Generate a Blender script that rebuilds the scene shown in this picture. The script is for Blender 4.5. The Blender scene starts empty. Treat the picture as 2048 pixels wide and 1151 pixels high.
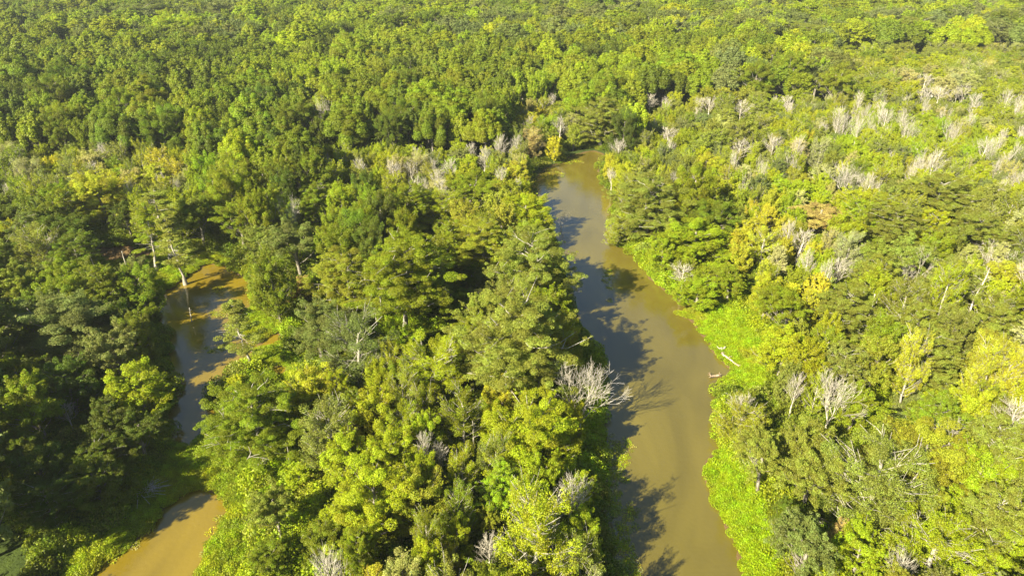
import bpy, math, random
import numpy as np
from mathutils import Vector, Euler

# ---------------------------------------------------------------- camera, sky, sun, exposure
SC = bpy.context.scene
W, H = 2048, 1151
FPX = 1384.0
PITCH = math.radians(28.0)
CAMH = 75.0
SUN_EL, SUN_TRAVEL = math.radians(33.5), math.radians(44.0)   # travel = azimuth of light travel, clockwise from +Y
cam_d = bpy.data.cameras.new('camera')
cam = bpy.data.objects.new('camera', cam_d)
SC.collection.objects.link(cam)
cam.location = (0, 0, CAMH)
cam.rotation_euler = (math.pi/2-PITCH, 0, 0)
cam_d.sensor_width = 36.0
cam_d.lens = FPX/W*36.0
cam_d.clip_start = 0.5
cam_d.clip_end = 6000
SC.camera = cam

world = bpy.data.worlds.new('World'); SC.world = world
world.use_nodes = True
nt = world.node_tree
sky = nt.nodes.new('ShaderNodeTexSky'); sky.sky_type = 'NISHITA'; sky.sun_disc = False
sky.sun_elevation = SUN_EL
sky.sun_rotation = math.radians(44.0+180.0)
sky.air_density = 1.0; sky.dust_density = 0.6; sky.ozone_density = 2.0
bg = nt.nodes['Background']; bg.inputs['Strength'].default_value = 0.05
nt.links.new(sky.outputs[0], bg.inputs['Color'])
sd = bpy.data.lights.new('sun', 'SUN'); sd.energy = 5.0; sd.angle = math.radians(0.5); sd.color = (1.0, 0.915, 0.70)
sun = bpy.data.objects.new('sun', sd); SC.collection.objects.link(sun)
trav = Vector((math.sin(SUN_TRAVEL)*math.cos(SUN_EL), math.cos(SUN_TRAVEL)*math.cos(SUN_EL), -math.sin(SUN_EL)))
sun.rotation_euler = trav.to_track_quat('-Z', 'Y').to_euler()
sun.location = (-60, -60, 120)
SC.view_settings.view_transform = 'Standard'
SC.view_settings.look = 'None'
SC.view_settings.exposure = 1.80
SC.view_settings.gamma = 1.0
SC.render.engine = 'CYCLES'
SC.cycles.max_bounces = 5
SC.cycles.diffuse_bounces = 2
SC.cycles.glossy_bounces = 2
SC.cycles.transmission_bounces = 2
SC.cycles.volume_bounces = 0
SC.cycles.use_denoising = True
SC.cycles.sample_clamp_indirect = 4.0
HAZE = 0.00010

# ---------------------------------------------------------------- pixel <-> world
SP, CP = math.sin(PITCH), math.cos(PITCH)
def at(px, py, z=0.0):
    u, v = (px-W/2)/FPX, (py-H/2)/FPX
    dy, dz = CP - v*SP, -SP - v*CP
    t = (z-CAMH)/dz
    return np.array([u*t, dy*t, z]), t
def proj(x, y, z):
    dz = z-CAMH
    t = y*CP - dz*SP
    yy = y*SP + dz*CP
    return W/2 + FPX*x/t, H/2 - FPX*yy/t, t

rng = np.random.default_rng(7)
R = random.Random(11)

# ---------------------------------------------------------------- materials
def new_mat(name):
    m = bpy.data.materials.new(name); m.use_nodes = True
    n = m.node_tree.nodes; n.clear()
    out = n.new('ShaderNodeOutputMaterial')
    return m, n, m.node_tree.links, out

def tint_source(n, l, stuff):
    if stuff:
        a = n.new('ShaderNodeAttribute'); a.attribute_type = 'INSTANCER'; a.attribute_name = 'tint'
        return a.outputs['Vector']
    o = n.new('ShaderNodeObjectInfo')
    return o.outputs['Color']

def math_node(n, l, op, a, b):
    m = n.new('ShaderNodeMath'); m.operation = op
    for i, q in enumerate((a, b)):
        if isinstance(q, (int, float)): m.inputs[i].default_value = q
        else: l.new(q, m.inputs[i])
    return m.outputs[0]

def leaf_mat(name, stuff, trans=0.34, vr=0.55, cv=0.6, ch=0.036):
    m, n, l, out = new_mat(name)
    tint = tint_source(n, l, stuff)
    a1 = n.new('ShaderNodeAttribute'); a1.attribute_name = 'rv'
    a2 = n.new('ShaderNodeAttribute'); a2.attribute_name = 'cl'
    hsv = n.new('ShaderNodeHueSaturation')
    l.new(tint, hsv.inputs['Color'])
    # hue: clumps lean yellow or green; value: each leaf spray its own
    h = math_node(n, l, 'MULTIPLY_ADD', a2.outputs['Fac'], ch); h.node.inputs[2].default_value = 0.5-ch/2
    l.new(h, hsv.inputs['Hue'])
    v = math_node(n, l, 'MULTIPLY_ADD', a1.outputs['Fac'], vr); v.node.inputs[2].default_value = 1-vr*0.5
    v2 = math_node(n, l, 'MULTIPLY_ADD', a2.outputs['Fac'], cv); v2.node.inputs[2].default_value = 1-cv/2
    v3 = math_node(n, l, 'MULTIPLY', v, v2)
    l.new(v3, hsv.inputs['Value'])
    d = n.new('ShaderNodeBsdfDiffuse'); l.new(hsv.outputs[0], d.inputs['Color'])
    t = n.new('ShaderNodeBsdfTranslucent')
    warm = n.new('ShaderNodeMixRGB'); warm.blend_type = 'MULTIPLY'; warm.inputs[0].default_value = 1
    l.new(hsv.outputs[0], warm.inputs[1]); warm.inputs[2].default_value = (1.2, 1.35, 0.45, 1)
    l.new(warm.outputs[0], t.inputs['Color'])
    mx = n.new('ShaderNodeMixShader'); mx.inputs[0].default_value = trans
    l.new(d.outputs[0], mx.inputs[1]); l.new(t.outputs[0], mx.inputs[2])
    g = n.new('ShaderNodeBsdfGlossy'); g.inputs['Roughness'].default_value = 0.5
    g.inputs['Color'].default_value = (0.9, 0.95, 0.9, 1)
    mx2 = n.new('ShaderNodeMixShader'); mx2.inputs[0].default_value = 0.015
    l.new(mx.outputs[0], mx2.inputs[1]); l.new(g.outputs[0], mx2.inputs[2])
    l.new(mx2.outputs[0], out.inputs['Surface'])
    return m

def bark_mat(name, c1, c2, scale=2.0):
    m, n, l, out = new_mat(name)
    tc = n.new('ShaderNodeTexCoord'); mp = n.new('ShaderNodeMapping'); mp.inputs['Scale'].default_value = (scale*3, scale*3, scale*0.6)
    l.new(tc.outputs['Object'], mp.inputs['Vector'])
    no = n.new('ShaderNodeTexNoise'); no.inputs['Scale'].default_value = 1.0; no.inputs['Detail'].default_value = 5
    l.new(mp.outputs[0], no.inputs['Vector'])
    cr = n.new('ShaderNodeValToRGB'); cr.color_ramp.elements[0].position = 0.36; cr.color_ramp.elements[1].position = 0.66
    cr.color_ramp.elements[0].color = (*c1, 1); cr.color_ramp.elements[1].color = (*c2, 1)
    l.new(no.outputs['Fac'], cr.inputs[0])
    p = n.new('ShaderNodeBsdfPrincipled'); p.inputs['Roughness'].default_value = 0.9
    p.inputs['Specular IOR Level'].default_value = 0.2
    l.new(cr.outputs[0], p.inputs['Base Color']); l.new(p.outputs[0], out.inputs['Surface'])
    return m

LEAF = leaf_mat('leaves', False)
LEAF_S = leaf_mat('undergrowth leaves', True)
LEAF_FAR = leaf_mat('woodland leaves', True, vr=0.25, cv=0.25, ch=0.018)
BARK = bark_mat('grey brown bark', (0.12, 0.10, 0.075), (0.34, 0.31, 0.25))
BARK_PALE = bark_mat('pale bark', (0.20, 0.18, 0.14), (0.46, 0.43, 0.35))
BARK_DEAD = bark_mat('weathered dead wood', (0.34, 0.30, 0.23), (0.66, 0.61, 0.50))
BARK_LOG = bark_mat('rotting log wood', (0.22, 0.13, 0.07), (0.52, 0.42, 0.31))

def ground_material():
    m, n, l, out = new_mat('forest floor')
    g = n.new('ShaderNodeNewGeometry')
    no = n.new('ShaderNodeTexNoise'); no.inputs['Scale'].default_value = 0.35; no.inputs['Detail'].default_value = 8
    l.new(g.outputs['Position'], no.inputs['Vector'])
    cr = n.new('ShaderNodeValToRGB')
    e = cr.color_ramp.elements
    e[0].position = 0.3; e[0].color = (0.030, 0.045, 0.010, 1)
    e[1].position = 0.7; e[1].color = (0.060, 0.085, 0.016, 1)
    l.new(no.outputs['Fac'], cr.inputs[0])
    sep = n.new('ShaderNodeSeparateXYZ'); l.new(g.outputs['Position'], sep.inputs[0])
    mr = n.new('ShaderNodeMapRange'); mr.inputs['From Min'].default_value = 0.05; mr.inputs['From Max'].default_value = 0.22
    l.new(sep.outputs['Z'], mr.inputs['Value'])
    mud = n.new('ShaderNodeMixRGB'); mud.inputs[1].default_value = (0.13, 0.085, 0.035, 1)
    l.new(mr.outputs[0], mud.inputs[0]); l.new(cr.outputs[0], mud.inputs[2])
    p = n.new('ShaderNodeBsdfPrincipled'); p.inputs['Roughness'].default_value = 0.95
    p.inputs['Specular IOR Level'].default_value = 0.1
    l.new(mud.outputs[0], p.inputs['Base Color'])
    b = n.new('ShaderNodeBump'); b.inputs['Strength'].default_value = 0.6; b.inputs['Distance'].default_value = 0.3
    no2 = n.new('ShaderNodeTexNoise'); no2.inputs['Scale'].default_value = 2.5; no2.inputs['Detail'].default_value = 6
    l.new(g.outputs['Position'], no2.inputs['Vector']); l.new(no2.outputs['Fac'], b.inputs['Height'])
    l.new(b.outputs[0], p.inputs['Normal'])
    l.new(p.outputs[0], out.inputs['Surface'])
    return m

def water_material():
    m, n, l, out = new_mat('muddy water')
    g = n.new('ShaderNodeNewGeometry')
    sep = n.new('ShaderNodeSeparateXYZ'); l.new(g.outputs['Position'], sep.inputs[0])
    mr = n.new('ShaderNodeMapRange'); mr.inputs['From Min'].default_value = -38; mr.inputs['From Max'].default_value = 2
    l.new(sep.outputs['X'], mr.inputs['Value'])
    mixc = n.new('ShaderNodeMixRGB')
    mixc.inputs[1].default_value = (0.172, 0.122, 0.010, 1)   # tannin orange ponds
    mixc.inputs[2].default_value = (0.122, 0.098, 0.015, 1)    # silty river
    l.new(mr.outputs[0], mixc.inputs[0])
    mpw = n.new('ShaderNodeMapping'); mpw.inputs['Scale'].default_value = (1.0, 0.35, 1.0)
    l.new(g.outputs['Position'], mpw.inputs['Vector'])
    no = n.new('ShaderNodeTexNoise'); no.inputs['Scale'].default_value = 0.09; no.inputs['Detail'].default_value = 7; no.inputs['Distortion'].default_value = 1.2
    l.new(mpw.outputs[0], no.inputs['Vector'])
    mrn = n.new('ShaderNodeMapRange'); mrn.inputs['From Min'].default_value = 0.3; mrn.inputs['From Max'].default_value = 0.7
    mrn.inputs['To Min'].default_value = 0.80; mrn.inputs['To Max'].default_value = 1.18
    l.new(no.outputs['Fac'], mrn.inputs['Value'])
    mul = n.new('ShaderNodeMixRGB'); mul.blend_type = 'MULTIPLY'; mul.inputs[0].default_value = 1
    l.new(mixc.outputs[0], mul.inputs[1]); l.new(mrn.outputs[0], mul.inputs[2])
    p = n.new('ShaderNodeBsdfPrincipled')
    l.new(mul.outputs[0], p.inputs['Base Color'])
    p.inputs['Roughness'].default_value = 0.035; p.inputs['IOR'].default_value = 1.47
    p.inputs['Specular IOR Level'].default_value = 1.0
    b = n.new('ShaderNodeBump'); b.inputs['Strength'].default_value = 0.2; b.inputs['Distance'].default_value = 0.12
    no2 = n.new('ShaderNodeTexNoise'); no2.inputs['Scale'].default_value = 1.6; no2.inputs['Detail'].default_value = 4
    l.new(g.outputs['Position'], no2.inputs['Vector']); l.new(no2.outputs['Fac'], b.inputs['Height'])
    l.new(b.outputs[0], p.inputs['Normal'])
    l.new(p.outputs[0], out.inputs['Surface'])
    return m

# ---------------------------------------------------------------- mesh helpers
def mesh_np(name, verts, quads, mats, fattr=None, smooth=False):
    me = bpy.data.meshes.new(name)
    nv, nf = len(verts), len(quads)
    me.vertices.add(nv); me.vertices.foreach_set('co', np.ascontiguousarray(verts, dtype=np.float32).ravel())
    k = quads.shape[1]
    me.loops.add(nf*k); me.loops.foreach_set('vertex_index', np.ascontiguousarray(quads, dtype=np.int32).ravel())
    me.polygons.add(nf)
    me.polygons.foreach_set('loop_start', np.arange(0, nf*k, k, dtype=np.int32))
    me.polygons.foreach_set('loop_total', np.full(nf, k, dtype=np.int32))
    if smooth: me.polygons.foreach_set('use_smooth', np.ones(nf, dtype=bool))
    for m in mats: me.materials.append(m)
    if fattr:
        for key, arr in fattr.items():
            a = me.attributes.new(key, 'FLOAT', 'FACE'); a.data.foreach_set('value', np.ascontiguousarray(arr, dtype=np.float32))
    me.update(calc_edges=True)
    return me

def unit(v): return v/np.maximum(np.linalg.norm(v, axis=-1, keepdims=True), 1e-9)

def rhombs(c, nrm, length, width, g, droop=0.0):
    n = len(c)
    r = g.normal(size=(n, 3)); r[:, 2] -= droop
    a = unit(r - (r*nrm).sum(1, keepdims=True)*nrm)
    b = np.cross(nrm, a)
    L = (length*(0.65+0.7*g.random(n)))[:, None]; Wd = (width*(0.65+0.7*g.random(n)))[:, None]
    fold = nrm*(Wd*0.25)
    v = np.stack([c-a*L, c+b*Wd+fold, c+a*L, c-b*Wd+fold], 1).reshape(-1, 3)
    q = np.arange(4*n).reshape(n, 4)
    return v, q

def clump_leaves(clumps, dens, length, width, g, up=0.35, rnd=0.95, droop=0.0, lowcut=-0.75):
    """clumps: array rows cx,cy,cz,rx,ry,rz ; leaves lie through the outer shell of each"""
    cs, ns, cls = [], [], []
    for row in clumps:
        c, r = row[:3], row[3:6]
        area = 4*math.pi*((r[0]*r[1])**1.6/3+2*(r[0]*r[2])**1.6/3)**(1/1.6)
        n = max(6, int(area*dens))
        d = unit(g.normal(size=(n, 3)))
        keep = (d[:, 2] > lowcut) | (g.random(n) < 0.3)
        d = d[keep]; n = len(d)
        rad = 0.55+0.5*g.random(n)**0.6
        cs.append(c+d*r*rad[:, None]); nn = d/r; nn = unit(nn)+g.normal(size=(n, 3))*rnd; nn[:, 2] += up
        ns.append(unit(nn)); cls.append(np.full(n, g.random()))
    c = np.concatenate(cs); nn = np.concatenate(ns); cl = np.concatenate(cls)
    v, q = rhombs(c, nn, length, width, g, droop)
    return v, q, {'cl': cl, 'rv': g.random(len(q))}

def spray(rows, p, d, L, r, g, n=3):
    """a pointed bunch of foliage running from p outward along d"""
    d = d/np.linalg.norm(d)
    for k in range(n):
        q = p+d*L*k/(n-1)+g.normal(size=3)*r*0.22; rr = r*(1.0-0.62*k/(n-1))*(0.85+0.3*g.random())
        rows.append([q[0], q[1], q[2], rr, rr, rr*0.85])

class Tubes:
    def __init__(s): s.v = []; s.q = []; s.n = 0
    def tube(s, pts, rad, k=4):
        pts = np.asarray(pts, float); m = len(pts)
        t = np.gradient(pts, axis=0); t = unit(t)
        ref = np.array([0.31, 0.17, 0.93]) if abs(t[0][2]) < 0.9 else np.array([1.0, 0.1, 0])
        a = unit(np.cross(t, ref)); b = np.cross(t, a)
        ang = np.arange(k)*2*math.pi/k
        ring = pts[:, None, :] + np.asarray(rad)[:, None, None]*(np.cos(ang)[None, :, None]*a[:, None, :]+np.sin(ang)[None, :, None]*b[:, None, :])
        s.v.append(ring.reshape(-1, 3))
        i = np.arange(m-1)[:, None]*k; j = np.arange(k)[None, :]; j2 = (j+1) % k
        s.q.append(np.stack([i+j, i+j2, i+k+j2, i+k+j], -1).reshape(-1, 4)+s.n)
        s.n += m*k
    def mesh(s, name, mat):
        return mesh_np(name, np.concatenate(s.v), np.concatenate(s.q), [mat], smooth=True)

def limb(tb, p0, p1, r0, r1, g, sag=0.12, k=4, seg=4):
    p0, p1 = np.asarray(p0, float), np.asarray(p1, float)
    d = np.linalg.norm(p1-p0); ts = np.linspace(0, 1, seg+1)
    pts = p0[None]*(1-ts)[:, None]+p1[None]*ts[:, None]
    pts[:, 2] -= d*sag*4*ts*(1-ts)
    pts[1:-1] += g.normal(size=(seg-1, 3))*d*0.035
    tb.tube(pts, r0*(1-ts)+r1*ts, k)

def trunk_pts(h, g, lean=0.02, seg=7):
    z = np.linspace(0, h, seg+1); w = np.cumsum(g.normal(size=(seg+1, 2))*h*0.008, axis=0); w[0] = 0
    w[:, 0] += z*lean*g.normal(); w[:, 1] += z*lean*g.normal()
    return np.column_stack([w, z])

def on_trunk(tp, z):
    return np.array([np.interp(z, tp[:, 2], tp[:, 0]), np.interp(z, tp[:, 2], tp[:, 1]), z])

# ---- kinds. every prototype: crown width 10 m, total height given; returns (crown mesh, trunk mesh)
def proto_round(seed, leafmat, dens=26, ll=0.17, lw=0.105, h=13, nclump=120, bark=None, flat=1.0, gap=0.0, twigs=26):
    g = np.random.default_rng(seed)
    bark = bark or BARK
    ch = h*0.80*flat; cz = h-ch*0.5; vz = ch*0.5
    rows = []
    lobes = unit(g.normal(size=(7, 3)))*np.array([2.9, 2.9, vz*0.55])
    for i in range(nclump):
        L = lobes[g.integers(7)]
        d = unit(g.normal(size=3)); d[2] = abs(d[2])*0.95-0.75*g.random()
        p = L*0.72+d*np.array([2.0, 2.0, vz*0.55])*(0.6+0.45*g.random())
        r = 0.36+0.36*g.random()
        if i % 6 == 0: p = p*(1.10+0.12*g.random()); r *= 0.7
        out = unit(p/np.array([1, 1, 1.3])+g.normal(size=3)*0.8+np.array([0, 0, 0.5]))
        spray(rows, np.array([p[0], p[1], cz+p[2]]), out, 0.7+1.0*g.random(), r*0.9, g, 4)
    rows = np.array(rows)
    v, q, fa = clump_leaves(rows, dens, ll, lw, g, up=0.4)
    tp = trunk_pts(h*0.66, g); tb = Tubes(); zz = tp[:, 2]
    tb.tube(tp, 0.26*(1-zz/h)**0.8+0.04, 6)
    for i in g.choice(len(rows), twigs, replace=False):
        c = rows[i, :3]; z0 = max(h*0.22, c[2]-2.2-1.2*g.random()-0.25*np.hypot(c[0], c[1]))
        limb(tb, on_trunk(tp, min(z0, h*0.64)), c, 0.07, 0.02, g, sag=0.06)
    return mesh_np('crown', v, q, [leafmat], fa), tb.mesh('trunk', bark)

def proto_plume(seed, leafmat, dens=26, ll=0.17, lw=0.10, h=13, nb=34, bark=None, spread=1.0, sparse=False):
    """ascending branches that end in pointed leafy plumes (maple, willow, ash like)"""
    g = np.random.default_rng(seed); bark = bark or BARK
    tp = trunk_pts(h*0.76, g, 0.03); tb = Tubes(); zz = tp[:, 2]
    tb.tube(tp, 0.24*(1-zz/h)**0.8+0.035, 6)
    rows = []
    for i in range(nb):
        az = g.random()*2*math.pi; f = (i+0.5)/nb
        reach = (4.6*spread)*math.sqrt(1-0.72*f)*(0.75+0.35*g.random())
        z0 = h*(0.08+0.64*f); p0 = on_trunk(tp, z0)
        rise = h*(0.10+0.22*g.random())+0.25*(1-f)
        p1 = np.array([p0[0]+math.cos(az)*reach, p0[1]+math.sin(az)*reach, min(z0+rise, h*0.985)])
        mid = p0*0.45+p1*0.55; mid[2] -= 0.35
        ts = np.linspace(0, 1, 6)[:, None]
        cur = (1-ts)**2*p0+2*ts*(1-ts)*(mid+np.array([0, 0, -rise*0.22]))+ts**2*p1
        tb.tube(cur, np.linspace(0.06, 0.018, 6), 4)
        tgt = cur[[1, 2, 3, 4, 5]]; rr = [0.55, 0.8, 0.9, 0.68, 0.40]
        for p, r in zip(tgt, rr):
            for s_ in range(2):
                a2 = az+g.normal()*0.9; dd = np.array([math.cos(a2)*0.8, math.sin(a2)*0.8, 0.35+0.9*g.random()])
                spray(rows, p+g.normal(size=3)*0.32, dd, r*(1.1+1.3*g.random()), r*0.44, g, 4)
        for s in range(2):      # side shoots
            b0 = cur[3]; a2 = az+g.normal()*0.8; ln = 1.0+0.8*g.random()
            e = b0+np.array([math.cos(a2)*ln, math.sin(a2)*ln, ln*(0.5+0.7*g.random())])
            tb.tube([b0, (b0+e)/2+g.normal(size=3)*0.07, e], [0.04, 0.03, 0.018], 3)
            r = 0.4+0.3*g.random(); rows.append([e[0], e[1], e[2], r, r, r*1.15])
        if sparse:
            for s in range(5):
                b0 = cur[2+s % 3]; a2 = az+g.normal()*1.0; ln = 0.9+1.0*g.random()
                e = b0+np.array([math.cos(a2)*ln, math.sin(a2)*ln, ln*(0.4+0.9*g.random())])
                tb.tube([b0, (b0+e)/2+g.normal(size=3)*0.08, e], [0.045, 0.033, 0.022], 3)
    for s in range(5):
        p = on_trunk(tp, h*0.76); rows.append([p[0]+g.normal()*0.6, p[1]+g.normal()*0.6, h*(0.84+0.03*s), 0.8-0.1*s, 0.8-0.1*s, 0.8])
    rows = np.array(rows)
    v, q, fa = clump_leaves(rows, dens, ll, lw, g, up=0.3, rnd=0.85)
    return mesh_np('crown', v, q, [leafmat], fa), tb.mesh('trunk', bark)

def proto_cypress(seed, leafmat, dens=30, ll=0.20, lw=0.065, h=15, nb=50, bark=None, deep=0.55):
    """old bald cypress: long level limbs carrying feathery shelves, broad rounded top"""
    g = np.random.default_rng(seed); bark = bark or BARK_PALE
    tp = trunk_pts(h*0.86, g, 0.01); tb = Tubes(); zz = tp[:, 2]
    tb.tube(tp, 0.42*np.exp(-zz/1.2)+0.22*(1-zz/h)**0.9+0.03, 8)
    rows = []
    for i in range(nb):
        f = (i+0.5)/nb; az = i*2.39996+g.normal()*0.35
        z0 = h*(1-deep)+h*deep*0.92*f
        reach = 5.0*math.sqrt(max(0.05, 1-(0.95*f)**2.2))*min(1.0, 0.72+f)*(0.6+0.45*g.random())
        p0 = on_trunk(tp, min(z0-0.6, h*0.92)); rise = 0.3+1.3*g.random()
        p1 = np.array([p0[0]+math.cos(az)*reach, p0[1]+math.sin(az)*reach, min(z0+rise, h-0.4)])
        limb(tb, p0, p1, 0.07, 0.02, g, sag=-0.03, k=4, seg=5)
        nk = max(2, int(reach*1.9))
        for k in range(nk):
            t = 0.35+0.68*(k+g.random())/nk
            p = p0*(1-t)+p1*t
            off = g.normal(size=2)*(0.35+0.55*t)
            r = 0.34+0.36*g.random()
            q_ = np.array([p[0]+off[0], p[1]+off[1], p[2]+0.25+g.normal()*0.6]); a2 = az+g.normal()*0.9
            spray(rows, q_, np.array([math.cos(a2), math.sin(a2), 0.15+0.5*g.random()]), 0.9+0.6*g.random(), r, g)
            if g.random() < 0.4:
                e = np.array(rows[-1][:3]); tb.tube([p, (p+e)/2+0.05, e], [0.035, 0.03, 0.02], 3)
    rows = np.array(rows)
    v, q, fa = clump_leaves(rows, dens, ll, lw, g, up=0.55, rnd=0.9, droop=0.5, lowcut=-0.5)
    return mesh_np('crown', v, q, [leafmat], fa), tb.mesh('trunk', bark)

def proto_spire(seed, leafmat, dens=30, h=18, full=1.0, bark=None, ll=0.20, lw=0.065):
    """young cypress: thin straight pale trunk, open tiers of short level branches; crown width 5 m"""
    g = np.random.default_rng(seed); bark = bark or BARK_PALE
    tp = trunk_pts(h*0.97, g, 0.012); tb = Tubes(); zz = tp[:, 2]
    tb.tube(tp, 0.22*np.exp(-zz/0.9)+0.15*(1-zz/h)+0.035, 6)
    rows = []
    nb = int(46*full)
    for i in range(nb):
        f = (i+0.5)/nb; z0 = h*(0.34+0.62*f); az = g.random()*2*math.pi
        reach = (2.7*(1-f)**0.75+0.5)*(0.55+0.55*g.random())
        p0 = on_trunk(tp, z0); p1 = p0+np.array([math.cos(az)*reach, math.sin(az)*reach, 0.15+0.35*g.random()])
        limb(tb, p0, p1, 0.05, 0.02, g, sag=0.02, k=3, seg=3)
        if g.random() < 0.8:
            for t in (0.55, 0.95):
                p = p0*(1-t)+p1*t; r = 0.35+0.35*g.random()
                rows.append([p[0]+g.normal()*0.15, p[1]+g.normal()*0.15, p[2]+0.08, r, r, r*0.42])
    rows.append([tp[-1][0], tp[-1][1], h*0.98, 0.35, 0.35, 0.6])
    rows = np.array(rows)
    v, q, fa = clump_leaves(rows, dens, ll, lw, g, up=0.55, rnd=0.9, droop=0.5, lowcut=-0.5)
    return mesh_np('crown', v, q, [leafmat], fa), tb.mesh('trunk', bark)

def proto_shrub(seed, leafmat, dens=55, ll=0.115, lw=0.068, h=3.2, wdt=5.0, n=46):
    g = np.random.default_rng(seed); rows = []; tb = Tubes()
    for i in range(n):
        a = g.random()*2*math.pi; rr = math.sqrt(g.random())*wdt*0.42
        top = h*(1-0.75*(rr/(wdt*0.5))**2)*(0.55+0.45*g.random()); r = 0.35+0.4*g.random()
        rows.append([math.cos(a)*rr, math.sin(a)*rr, max(top-r*0.6, 0.3), r, r, r*0.95])
        if i % 4 == 0:
            c = np.array(rows[-1][:3]); limb(tb, [c[0]*0.12, c[1]*0.12, 0], c, 0.05, 0.02, g, sag=0.05, k=3, seg=3)
    v, q, fa = clump_leaves(np.array(rows), dens, ll, lw, g, up=0.5, rnd=0.8)
    return mesh_np('foliage', v, q, [leafmat], fa), tb.mesh('stems', BARK)

def proto_bare(seed, h=12, style='vase', wdt=10.0, mat=None, twig=0.013, depth=5):
    """dead or leafless tree: trunk mesh and branches mesh"""
    g = np.random.default_rng(seed); mat = mat or BARK_DEAD
    tt = Tubes(); tb = Tubes()
    def grow(p, d, ln, r, dep):
        n = 4; pts = [p]; dd = d.copy()
        for i in range(n):
            dd = unit(dd+g.normal(size=3)*0.10+np.array([0, 0, 0.05 if style != 'droop' else -0.02]))
            pts.append(pts[-1]+dd*ln/n)
        tb.tube(pts, np.linspace(r, max(r*0.55, twig*0.8), n+1), 5 if r > 0.07 else 3)
        if dep == 0: return
        kids = (2 if dep > 1 else 3) if style == 'vase' else (3 if dep > 1 else 4)
        for k in range(kids):
            t = 0.35+0.65*(k+g.random()*0.8)/kids; j = min(int(t*n), n-1)
            q = pts[j]+(pts[j+1]-pts[j])*(t*n-j) if t < 1 else pts[-1]
            ax = unit(np.cross(dd, g.normal(size=3))); ang = 0.38+0.35*g.random()
            nd = unit(dd*math.cos(ang)+ax*math.sin(ang)+np.array([0, 0, 0.10]))
            grow(q, nd, ln*(0.58+0.18*g.random()), max(r*0.55, twig), dep-1)
        grow(pts[-1], unit(dd+g.normal(size=3)*0.1), ln*0.62, max(r*0.55, twig), dep-1)
    if style == 'vase':
        fork = h*(0.12+0.07*(seed % 4)); tp = trunk_pts(fork, g, 0.03, 4); tt.tube(tp, np.linspace(0.28, 0.2, 5), 7)
        ns = 4+seed % 4
        for i in range(ns):
            az = i*2*math.pi/ns+g.normal()*0.3; sp = 0.30+0.42*g.random()
            d = unit(np.array([math.cos(az)*sp, math.sin(az)*sp, 1.0])); grow(tp[-1]-np.array([0, 0, 0.2*i*fork*0.2]), d, h*0.40*(0.8+0.4*g.random()), 0.09, depth-1)
    elif style == 'upright':
        tp = trunk_pts(h*0.9, g, 0.02, 8); tt.tube(tp, np.linspace(0.24, 0.05, 9), 6)
        for i in range(15+seed % 4*3):
            z = h*(0.38+0.52*i/22); az = i*2.4+g.normal()*0.3; sp = 0.75
            d = unit(np.array([math.cos(az)*sp, math.sin(az)*sp, 0.75])); grow(on_trunk(tp, z), d, h*0.22*(1.15-0.7*i/22)*(0.7+0.6*g.random()), 0.05, 2)
    elif style == 'spire':
        tp = trunk_pts(h, g, 0.03, 8); tt.tube(tp, np.linspace(0.24, 0.05, 9), 6)
        for i in range(20):
            z = h*(0.35+0.62*i/20); az = i*2.4+g.normal()*0.4
            d = unit(np.array([math.cos(az), math.sin(az), 0.25])); grow(on_trunk(tp, z), d, h*0.13*(1.2-0.8*i/20)*(0.6+0.8*g.random()), 0.045, 1)
    me_b = tb.mesh('branches', mat); me_t = tt.mesh('trunk', mat)
    # scale to width
    co = np.zeros(len(me_b.vertices)*3, dtype=np.float32); me_b.vertices.foreach_get('co', co); co = co.reshape(-1, 3)
    s = wdt/(2*np.percentile(np.hypot(co[:, 0], co[:, 1]), 97)); sz = h/co[:, 2].max()
    for me in (me_b, me_t):
        co = np.zeros(len(me.vertices)*3, dtype=np.float32); me.vertices.foreach_get('co', co); co = co.reshape(-1, 3)
        co[:, :2] *= s if me is me_b else 1.0; co[:, 2] *= sz
        me.vertices.foreach_set('co', co.ravel()); me.update()
    return me_b, me_t

# ---------------------------------------------------------------- scene objects
def link(o): SC.collection.objects.link(o); return o
def tag(o, label=None, cat=None, group=None, kind=None):
    if label: o['label'] = label
    if cat: o['category'] = cat
    if group: o['group'] = group
    if kind: o['kind'] = kind
    return o

# water outlines, read off the photograph and laid on the ground plane
RIVER = [(1500,1230),(1490,1151),(1470,1090),(1440,1020),(1415,965),(1412,930),(1445,885),(1440,800),(1440,760),(1465,744),(1424,705),(1412,682),(1388,645),(1350,627),(1392,612),
 (1345,590),(1300,560),(1288,535),(1258,500),(1222,488),(1222,470),(1232,440),(1222,420),(1238,395),(1208,375),(1195,340),(1208,312),(1190,302),(1150,310),(1090,340),(1062,365),
 (1072,400),(1090,450),(1110,490),(1125,540),(1140,600),(1150,650),(1170,690),(1208,715),(1205,770),(1200,830),(1205,880),(1200,960),(1205,1000),(1200,1060),(1210,1110),(1225,1151),(1250,1230)]
CHANNEL = [(300,615),(325,590),(360,566),(415,528),(455,535),(492,560),(507,585),(502,612),(478,640),(474,668),(512,690),(498,718),(462,752),(425,800),(440,845),(400,868),(370,900),(345,885),(336,830),(350,790),(334,725),(336,680),(312,640)]
POOL = [(165,508),(205,494),(262,492),(305,502),(300,516),(240,524),(180,524)]
PUDDLE = [(522,688),(535,676),(555,668),(568,674),(564,686),(545,694),(528,694)]
PUDDLE2 = [(520,742),(545,732),(568,736),(560,750),(530,754)]
LAKE = [(120,1230),(180,1151),(232,1108),(300,1068),(330,1018),(372,985),(402,975),(446,1002),(458,1018),(436,1070),(412,1110),(400,1151),(395,1230)]
FAR1 = [(1588,392),(1598,352),(1618,345),(1632,360),(1626,392),(1604,400)]
FAR2 = [(1772,398),(1776,386),(1798,388),(1804,400)]
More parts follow.
